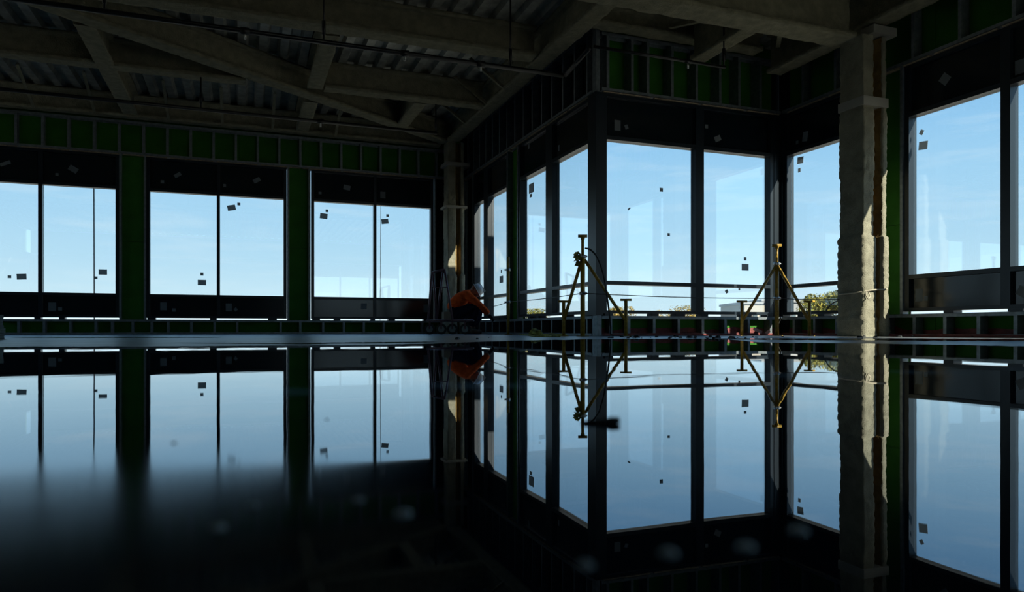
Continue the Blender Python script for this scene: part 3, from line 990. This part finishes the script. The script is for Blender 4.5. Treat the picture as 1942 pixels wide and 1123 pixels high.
tag(tube_obj('hose', smooth_path(hose), 0.011, 'rubber', None, 8), 'thin black hose drooping from the head of the tripod shore', 'hose')
tag(tube_obj('cable_tail', smooth_path([c_end + Vector((0, -.02, .0)), at_X(1585, 572, 7.12), at_X(1573, 580, 7.2), at_X(1566, 590, 7.3)]), 0.008, 'wire', None, 6),
    'short loose cable tail curving down beside the lumpy column', 'cable')

# ------------------------------------------------------------------ drywall cart
CD = 12.8                                  # depth of the cart in front of the lens


def cp_(x, y, off=0.0): return at_d(x, y, CD + off)


CF = dist_at(634.5)
cb = cp_(852, 634.4); cb.z = 0
cart = empty('material_cart', cb, 'dark maroon A-frame panel cart on small wheels beside the worker', 'cart')
sc = CD / FPX
bedz = zpx(606, CD)
bl = MB()
a0, a1 = cp_(811, 608) , cp_(897, 602)
a0.z = a1.z = bedz - .02
for off in (-.16, .20):
    tube_obj('bed_rail', [a0 + FV * off, a1 + FV * off], 0.021, 'cart_paint', cart, 8)
for t_ in (0.0, .35, .7, 1.0):
    p = a0.lerp(a1, t_)
    tube_obj('cross_bar', [p - FV * .15, p + FV * .20], 0.014, 'cart_paint', cart, 8)
tl = cp_(819, 517, .1); tr_ = cp_(843, 511, .1)
tube_obj('top_bar', [tl, tr_], 0.021, 'cart_paint', cart, 8)
for a_, b_, o in ((tl, (812, 606), -.16), (tl + RV * .015, (829, 606), .20), (tr_ - RV * .02, (828, 606), .20), (tr_, (858, 604), -.16)):
    q = cp_(*b_, o); q.z = bedz
    tube_obj('leg', [a_, q], 0.021, 'cart_paint', cart, 8)
tube_obj('top_bar', [cp_(821, 545, .0), cp_(850, 545, .0)], 0.009, 'cart_paint', cart, 6)
for xw in (815, 837, 858, 882):
    for off in ((-.16,) if xw in (815, 858) else (-.2, )):
        c = cp_(xw, 620, off); c.z = 0.098
        rim = MB().tube([c - FV * .022, c + FV * .022], 0.096, 20).build('wheel', 'rubber', cart, None, False)
        MB().tube([c - FV * .028, c + FV * .028], 0.058, 14).build('hub', 'wheel_hub', rim)
        fk = MB(); top = c.copy(); top.z = bedz - .03
        fk.bar(c - FV * .034, top - FV * .034, .03, .008, FV).bar(c + FV * .034, top + FV * .034, .03, .008, FV)
        fk.build('fork', 'cart_paint', cart)
bx = cp_(846, 597, .1)
o = MB().box((bx.x - .06, bx.y - .08, bedz + .003), (bx.x + .07, bx.y + .08, bedz + .14)).build('carton', 'cardboard')
tag(o, 'small tan carton lying on the cart bed', 'carton')

# ------------------------------------------------------------------ worker
WO = at_d(899, 634, 13.42); WO.z = 0


def wp_(a, b, z): return WO + RV * a * 1.03 + FV * b + UP * z * 1.03


def skin_mesh(name, nodes, edges, m, parent, sub=2, root=0):
    """nodes: (world point, radius)"""
    me = bpy.data.meshes.new(name)
    og = WO
    me.from_pydata([p - og for p, r in nodes], edges, [])
    o = bpy.data.objects.new(name, me)
    link(o, og, parent)
    sk = o.modifiers.new('skin', 'SKIN'); sk.use_smooth_shade = True
    for i, (p, r) in enumerate(nodes):
        rr = r if isinstance(r, tuple) else (r, r)
        me.skin_vertices[0].data[i].radius = rr
    for d in me.skin_vertices[0].data: d.use_root = False
    me.skin_vertices[0].data[root].use_root = True
    sb = o.modifiers.new('sub', 'SUBSURF'); sb.levels = sub; sb.render_levels = sub
    me.materials.append(MATS[m])
    # bake the modifiers so that the figure is one plain mesh
    dg = bpy.context.evaluated_depsgraph_get()
    me2 = bpy.data.meshes.new_from_object(o.evaluated_get(dg))
    o.modifiers.clear(); o.data = me2
    if not me2.materials: me2.materials.append(MATS[m])
    return o


man = empty('person', WO, 'person in orange sweatshirt and white hard hat squatting to work at the curb', 'person')
J = dict(pelvis=wp_(-.36, 0, .37), spine=wp_(-.30, 0, .54), chest=wp_(-.18, 0, .70), neck=wp_(-.055, 0, .785), head=wp_(.035, 0, .80),
         crown=wp_(.085, 0, .83), chin=wp_(.03, 0, .725),
         shn=wp_(-.12, -.17, .715), eln=wp_(.10, -.20, .54), wrn=wp_(.285, -.13, .365),
         shf=wp_(-.12, .17, .715), elf=wp_(.08, .22, .53), wrf=wp_(.26, .14, .36),
         hpn=wp_(-.33, -.10, .36), knn=wp_(.08, -.17, .50), ann=wp_(-.05, -.14, .10),
         hpf=wp_(-.33, .10, .36), knf=wp_(.10, .20, .44), anf=wp_(-.02, .16, .10))
order = list(J)
rad = dict(pelvis=.11, spine=.115, chest=.12, neck=.055, head=.085, crown=.085, chin=.05, shn=.06, eln=.042, wrn=.03, shf=.06, elf=.042, wrf=.03,
           hpn=.09, knn=.06, ann=.042, hpf=.09, knf=.06, anf=.042)
ed = [('pelvis', 'spine'), ('spine', 'chest'), ('chest', 'neck'), ('neck', 'head'), ('head', 'crown'), ('head', 'chin'), ('chest', 'shn'), ('shn', 'eln'), ('eln', 'wrn'),
      ('chest', 'shf'), ('shf', 'elf'), ('elf', 'wrf'), ('pelvis', 'hpn'), ('hpn', 'knn'), ('knn', 'ann'), ('pelvis', 'hpf'), ('hpf', 'knf'), ('knf', 'anf')]
skin_mesh('body', [(J[k], rad[k] * .9) for k in order], [(order.index(a), order.index(b)) for a, b in ed], 'skin', man)
# face details on the head
hd = J['head']
upv = (RV * .88 + UP * .47).normalized(); fwd = (RV * .47 - UP * .88).normalized()     # head hangs: crown forward, face down
MB().ball(hd + fwd * .098 - upv * .012, .02, .018, .02, 8, 6).build('nose', 'skin', man, None, True)
MB().ball(hd - FV * .082 - upv * .012 - fwd * .005, .024, .014, .028, 8, 6).build('ear', 'skin', man, None, True)
MB().ball(hd + fwd * .055 - upv * .07, .05, .058, .045, 10, 8).build('beard', 'hair', man, None, True)
for sgn in (-1, 1):
    MB().ball(hd + fwd * .086 + FV * .034 * sgn + upv * .012, .010, .012, .009, 6, 4).build('eye', 'hat_white', man, None, True)
MB().ball(hd - fwd * .055 + upv * .0, .062, .08, .06, 12, 8).build('hair', 'hair', man, None, True)
# hard hat tipped forward
hc = hd + upv * .035
hat = MB(); seg, rings = 20, 8
for i in range(rings + 1):
    a = math.pi / 2 * i / rings
    for k in range(seg):
        an = 2 * math.pi * k / seg
        hat.v.append(hc + (fwd * .120 * math.cos(an) + FV * .102 * math.sin(an)) * math.cos(a) + upv * .105 * math.sin(a))
for i in range(rings):
    for k in range(seg):
        k2 = (k + 1) % seg
        hat.f.append((i * seg + k, i * seg + k2, (i + 1) * seg + k2, (i + 1) * seg + k))
hatO = hat.build('hard_hat', 'hat_white', man, None, True)
br = MB()
for r_, dz in ((.10, -.002), (.155, -.012)):
    for k in range(seg):
        an = 2 * math.pi * k / seg; ex = .035 * max(0, math.cos(an)) if r_ > .12 else 0
        rr = r_ if r_ < .12 else .130 + ex
        br.v.append(hc + fwd * (rr + .008) * math.cos(an) + FV * (rr - .014) * math.sin(an) + upv * dz)
for k in range(seg):
    k2 = (k + 1) % seg; br.f.append((k, k2, seg + k2, seg + k))
b0 = len(br.v); br.v += [v - upv * .006 for v in br.v[:2 * seg]]
for k in range(seg):
    k2 = (k + 1) % seg; br.f.append((b0 + k, b0 + seg + k, b0 + seg + k2, b0 + k2)); br.f.append((seg + k, seg + k2, b0 + seg + k2, b0 + seg + k))
br.build('brim', 'hat_white', hatO, None, True)
MB().bar(hc - fwd * .11 + upv * .05, hc + fwd * .10 + upv * .075, .022, .10, upv).build('hat_ridge', 'hat_white', hatO)
# sweatshirt
sw = dict(hem=wp_(-.385, 0, .40), waist=wp_(-.345, 0, .52), mid=wp_(-.26, 0, .64), ch=wp_(-.17, 0, .715), col=wp_(-.075, 0, .77),
          a1=wp_(-.12, -.165, .715), a2=wp_(.0, -.20, .625), a3=wp_(.10, -.20, .54), a4=wp_(.20, -.165, .45), a5=wp_(.275, -.135, .375),
          b1=wp_(-.12, .165, .715), b2=wp_(-.01, .205, .62), b3=wp_(.08, .22, .53), b4=wp_(.18, .17, .44), b5=wp_(.25, .145, .37))
sr = dict(hem=(.155, .165), waist=(.16, .165), mid=(.155, .16), ch=(.135, .145), col=.075, a1=.088, a2=.078, a3=.068, a4=.058, a5=.048, b1=.088, b2=.078, b3=.068,
          b4=.058, b5=.048)
so = list(sw)
se = [('hem', 'waist'), ('waist', 'mid'), ('mid', 'ch'), ('ch', 'col'), ('ch', 'a1'), ('a1', 'a2'), ('a2', 'a3'), ('a3', 'a4'), ('a4', 'a5'), ('ch', 'b1'), ('b1', 'b2'),
      ('b2', 'b3'), ('b3', 'b4'), ('b4', 'b5')]
skin_mesh('sweatshirt', [(sw[k], sr[k]) for k in so], [(so.index(a), so.index(b)) for a, b in se], 'orange_cloth', man)
# trousers
tw_ = dict(seat=wp_(-.37, 0, .36), h1=wp_(-.32, -.11, .36), t1=wp_(-.12, -.15, .45), k1=wp_(.07, -.17, .505), s1=wp_(.02, -.155, .30), e1=wp_(-.045, -.14, .13),
           h2=wp_(-.32, .11, .36), t2=wp_(-.10, .17, .41), k2=wp_(.10, .20, .44), s2=wp_(.05, .18, .27), e2=wp_(-.015, .16, .13))
trd = dict(seat=.14, h1=.125, t1=.105, k1=.085, s1=.075, e1=.06, h2=.125, t2=.105, k2=.085, s2=.075, e2=.06)
to = list(tw_)
te = [('seat', 'h1'), ('h1', 't1'), ('t1', 'k1'), ('k1', 's1'), ('s1', 'e1'), ('seat', 'h2'), ('h2', 't2'), ('t2', 'k2'), ('k2', 's2'), ('s2', 'e2')]
skin_mesh('trousers', [(tw_[k], trd[k]) for k in to], [(to.index(a), to.index(b)) for a, b in te], 'navy_cloth', man)
# boots
for bb, aa in ((-.14, -.05), (.16, -.02)):
    nodes = [(wp_(aa - .01, bb, .15), .055), (wp_(aa - .02, bb, .06), .052), (wp_(aa + .07, bb, .048), .046), (wp_(aa + .16, bb, .042), .040)]
    skin_mesh('boot', nodes, [(0, 1), (1, 2), (2, 3)], 'boot', man)
# gloves: palm and five fingers closing on the tool
for (wr_, bb) in ((J['wrn'], -.13), (J['wrf'], .14)):
    dirv = (RV * .62 - UP * .78).normalized(); lat = FV
    palm = [(wr_, .032), (wr_ + dirv * .045, (.040, .030)), (wr_ + dirv * .095, (.044, .026))]
    nodes = list(palm); e_ = [(0, 1), (1, 2)]
    kn = wr_ + dirv * .095
    for i, (o_, L) in enumerate(((-.033, .065), (-.011, .075), (.011, .072), (.033, .055))):
        b0 = len(nodes)
        k1 = kn + lat * o_ + dirv * .02
        nodes += [(k1, .0115), (k1 + dirv * L * .5 - RV * .012, .0105), (k1 + dirv * L * .75 - RV * .04, .0095)]
        e_ += [(2, b0), (b0, b0 + 1), (b0 + 1, b0 + 2)]
    b0 = len(nodes); s_ = 1 if bb < 0 else -1
    th0 = wr_ + dirv * .05 + lat * .035 * s_
    nodes += [(th0 - RV * .01, .0125), (th0 + dirv * .04 - RV * .03 + lat * .01 * s_, .011)]
    e_ += [(1, b0), (b0, b0 + 1)]
    skin_mesh('glove', nodes, e_, 'black_cloth', man, 1)

# ------------------------------------------------------------------ loose things on the floor
def crumple(name, c, rx, ry, rz, m, label, cat, seed, group=None):
    mb = MB().ball(c, rx, ry, rz, 16, 9, half=True)
    for i, v in enumerate(mb.v):
        n_ = noise.noise(v * 14 + Vector((seed, 0, 0)))
        mb.v[i] = Vector((c[0] + (v.x - c[0]) * (1 + .5 * n_), c[1] + (v.y - c[1]) * (1 + .5 * n_), max(0.003, v.z * (1 + .7 * n_))))
    return tag(mb.build(name, m), label, cat, group)


c = floor_pt(1016, 637.4)
crumple('plastic_bag', (c.x, c.y, 0.003), .10, .09, .10, 'rag_yellow', 'crumpled yellow-green plastic bag on the floor beside shore foot', 'bag', 2.0)
c = floor_pt(1052, 637.6)
crumple('strap', (c.x, c.y, 0.003), .17, .07, .035, 'rag_yellow', 'flat yellow strap heap at the foot of the tripod shore', 'strap', 5.0)
hp = [floor_pt(x_, y_) + UP * .012 for x_, y_ in ((985, 636.5), (1000, 637.4), (1012, 639.6), (1030, 640.2), (1048, 639.6), (1062, 640.3))]
tag(tube_obj('yellow_cord', smooth_path(hp), 0.010, 'rag_yellow', None, 6), 'yellow cord snaking over the floor below the recess wall', 'cord')
# stack of pale boards at the left edge
sb_ = floor_pt(8, 643.5)
for i in range(9):
    th_ = 0.024
    j = random.uniform(-.012, .012)
    rxx, ryy = ray(8); fa = Vector((rxx, ryy, 0)).normalized(); ra = Vector((fa.y, -fa.x, 0))
    mb = MB().obox(sb_ - ra * (.30 - j) + fa * (.32 + random.uniform(-.01, .01)) + UP * (0.004 + th_ * (i + .5)), ra * .30, fa * .30, UP * (th_ / 2 - .0012))
    tag(mb.build('board', 'board_pale'), ('topmost pale blue-grey board of the stack standing on the slab' if i == 8 else 'lowest pale blue-grey board of the stack, resting on the slab' if i == 0 else 'pale blue-grey square board in the middle of the stack on the slab'), 'board', 'stack of pale boards')
# small dark chips of debris near the bay
rr = random.Random(11)
chip_me = []
for k in range(4):
    mb = MB(); n_ = 5 + k
    top = [Vector((math.cos(2 * math.pi * i / n_) * rr.uniform(.6, 1.1), math.sin(2 * math.pi * i / n_) * rr.uniform(.4, .9), 0)) for i in range(n_)]
    v = [p for p in top] + [p * .7 + UP * rr.uniform(.5, .9) for p in top]
    f = [tuple(reversed(range(n_))), tuple(range(n_, 2 * n_))] + [(i, (i + 1) % n_, n_ + (i + 1) % n_, n_ + i) for i in range(n_)]
    me = bpy.data.meshes.new('debris_chip'); me.from_pydata(v, [], f); me.materials.append(MATS['debris']); chip_me.append(me)
for k in range(64):
    x_ = rr.uniform(1150, 1420) if k < 44 else rr.uniform(1420, 1930)
    y_ = 641.4 + rr.gauss(0, .9) if k < 44 else rr.uniform(638.8, 641.0)
    if k >= 58: x_, y_ = rr.uniform(840, 960), rr.uniform(640, 645)
    p = floor_pt(x_, max(y_, 639.0))
    o = bpy.data.objects.new('debris_chip', rr.choice(chip_me)); s_ = rr.uniform(.010, .028) if k % 7 else rr.uniform(.03, .045)
    link(o, (p.x, p.y, 0.0022), None); o.scale = (s_, s_, s_ * .8); o.rotation_euler = (0, 0, rr.uniform(0, 6))
    tag(o, 'small dark chip of debris lying on the wet slab below the windows', 'debris', 'debris chips on the wet slab')
# pink slivers imitating sun patches on the curb by the second shore
for (x_, y_, L, rot, lab) in ((1437, 627, .16, -.35, 'longer pink sliver imitating a sun patch on the bay curb'), (1456, 630, .09, .5, 'smaller pink sliver imitating a sun patch at the bay curb')):
    p = at_Y(x_, y_, YB - .14)
    ax = (Vector((1, 0, 0)) * math.cos(rot) + UP * math.sin(rot))
    mb = MB().obox((p.x, p.y, max(p.z, .05)), ax * L / 2, Vector((0, .004, 0)), ax.cross(Vector((0, 1, 0))) * .022)
    tag(mb.build('sun_patch', 'sun_patch_pink'), lab, 'sun_patch')

# bits floating on the puddle close to the lens
tw = floor_pt(1140, 808)
mb = MB().tube([tw - RV * .017 + UP * .003, tw + UP * .0035, tw + RV * .009 + UP * .0045, tw + RV * .016 + UP * .005], [.0014, .002, .0036, .0026], 8)
tag(mb.build('twig', 'debris', None, None, True), 'short dark twig with a knob floating on the puddle', 'twig')
for i, (x_, y_, r_) in enumerate(((765, 985, .0050), (680, 958, .0035), (1415, 1050, .0045), (1515, 1018, .0048), (1268, 1062, .0042), (415, 1012, .0040),
                                   (480, 968, .0032), (1110, 1085, .0036), (330, 846, .0022), (1250, 720, .003), (620, 800, .002))):
    p = floor_pt(x_, y_)
    r_ *= .8
    mb = MB().ball((p.x, p.y, .002), r_, r_, r_ * .6, 14, 6, half=True)
    tag(mb.build('bubble', 'bubble_glint', None, None, True), 'largest round bubble on the mirror-smooth puddle, sky glint painted pale' if i == 0 else 'small round bubble sitting on the mirror-smooth puddle, sky glint painted pale', 'bubble', 'bubbles on the puddle')

# ------------------------------------------------------------------ outside: hanging cables, trees, low buildings
for (x0, x1, lab) in ((177.5, 180, 'dark cable hanging outside the window next to the first green pier'), (723, 719, 'thin cable hanging outside the window beside the far column')):
    p = at_Y(x0, 300, YL + .6); q = at_Y(x1, 560, YL + .6); q.z = -3.9
    tag(tube_obj('hanging_cable', [Vector((p.x, p.y, 4.9)), Vector((q.x, q.y, -3.95))], .011 if x0 < 200 else .005, 'wire', None, 6), lab, 'cable')


def tree(base, h, rx, rz, m, label, n, seed):
    root = empty('tree', base, label, 'tree', 'trees outside the bay')
    b = Vector(base); r = random.Random(seed)
    cz = h - rz
    tube_obj('trunk', [b, b + UP * cz * .6, b + UP * cz], [.22, .17, .10], 'bark', root, 8)
    for k in range(5):
        a = 2 * math.pi * k / 5 + seed
        tube_obj('branch', [b + UP * cz * .55, b + UP * (cz + rz * .3) + Vector((math.cos(a), math.sin(a), 0)) * rx * .6], [.09, .03], 'bark', root, 6)
    mb = MB()
    lobes = [(Vector((r.gauss(0, .45) * rx, r.gauss(0, .45) * rx, cz + r.uniform(-.5, .75) * rz)), r.uniform(.25, .5) * rx) for _ in range(22)]
    for i in range(n):
        c, R = r.choice(lobes)
        d = Vector((r.gauss(0, 1), r.gauss(0, 1), r.gauss(0, 1))).normalized()
        p = b + c + d * R * r.uniform(.75, 1.05) * Vector((1, 1, 1)).length / 1.732
        p.z = min(p.z, b.z + h)
        s_ = r.uniform(.05, .11)
        a = Vector((r.gauss(0, 1), r.gauss(0, 1), r.gauss(0, 1))).normalized(); q = a.cross(d).normalized() if a.cross(d).length > .01 else RV
        k = len(mb.v)
        mb.v += [p - a * s_, p + q * s_ * .6, p + a * s_, p - q * s_ * .6]; mb.f.append((k, k + 1, k + 2, k + 3))
    o = mb.build('foliage', m, root); o['kind'] = 'stuff'


def out_pt(x, d):
    rx, ry = ray(x); return Vector((rx * d, ry * d, -4.0))


def tree_at(x, ytop, d, rx, m, label, n, seed, rz=None):
    z = zpx(ytop, d)
    tree(out_pt(x, d), z + 4.0, rx, rz or rx * .8, m, label, n, seed)


tree_at(1574, 553, 45, 1.75, 'leaf_olive', 'broad olive-green tree beyond the bay return window', 9000, 1)
tree_at(1296, 580, 85, 2.2, 'leaf_gold', 'low golden tree top seen through the wide bay window', 4000, 2)
tree_at(1172, 582, 80, 1.2, 'leaf_gold', 'small golden tree top behind the bay corner stake', 2500, 3)
tree_at(1010, 586, 80, 1.3, 'leaf_olive', 'small olive tree top seen low through the recess wall', 2500, 4)


def building(x0, x1, ytop, d, dep, m, label, nw):
    p, q = out_pt(x0, d), out_pt(x1, d); zt = zpx(ytop, d)
    root = empty('building', (p + q) / 2, label, 'building')
    ax = (q - p); L = ax.length; ax /= L; bk = UP.cross(ax)
    if bk.dot(FV) < 0: bk = -bk
    c = (p + q) / 2 + bk * dep / 2
    hgt = zt + 4.0
    MB().obox(c + UP * hgt / 2, ax * L / 2, bk * dep / 2, UP * hgt / 2).build('wall', m, root)
    MB().obox(c + UP * (hgt + .12), ax * (L / 2 + .15), bk * (dep / 2 + .15), UP * .12).build('roof_edge', 'render_grey', root)
    for i in range(nw):
        for zz in (hgt - 1.6, hgt - 4.2):
            w = c - bk * (dep / 2 + .03) + ax * (-L / 2 + L * (i + .5) / nw) + UP * zz
            f = MB().obox(w, ax * L / nw * .30, bk * .04, UP * .55).build('window', 'far_glass', root)
    return root


building(1412, 1492, 577, 70, 8, 'render_cream', 'long pale flat-roofed building left of the tripod shore', 6)
building(1446, 1470, 571.5, 84, 5, 'render_grey', 'small grey rooftop block behind the long pale building', 2)
building(1499, 1536, 574, 62, 6, 'render_grey', 'grey stepped building beside the olive tree', 3)
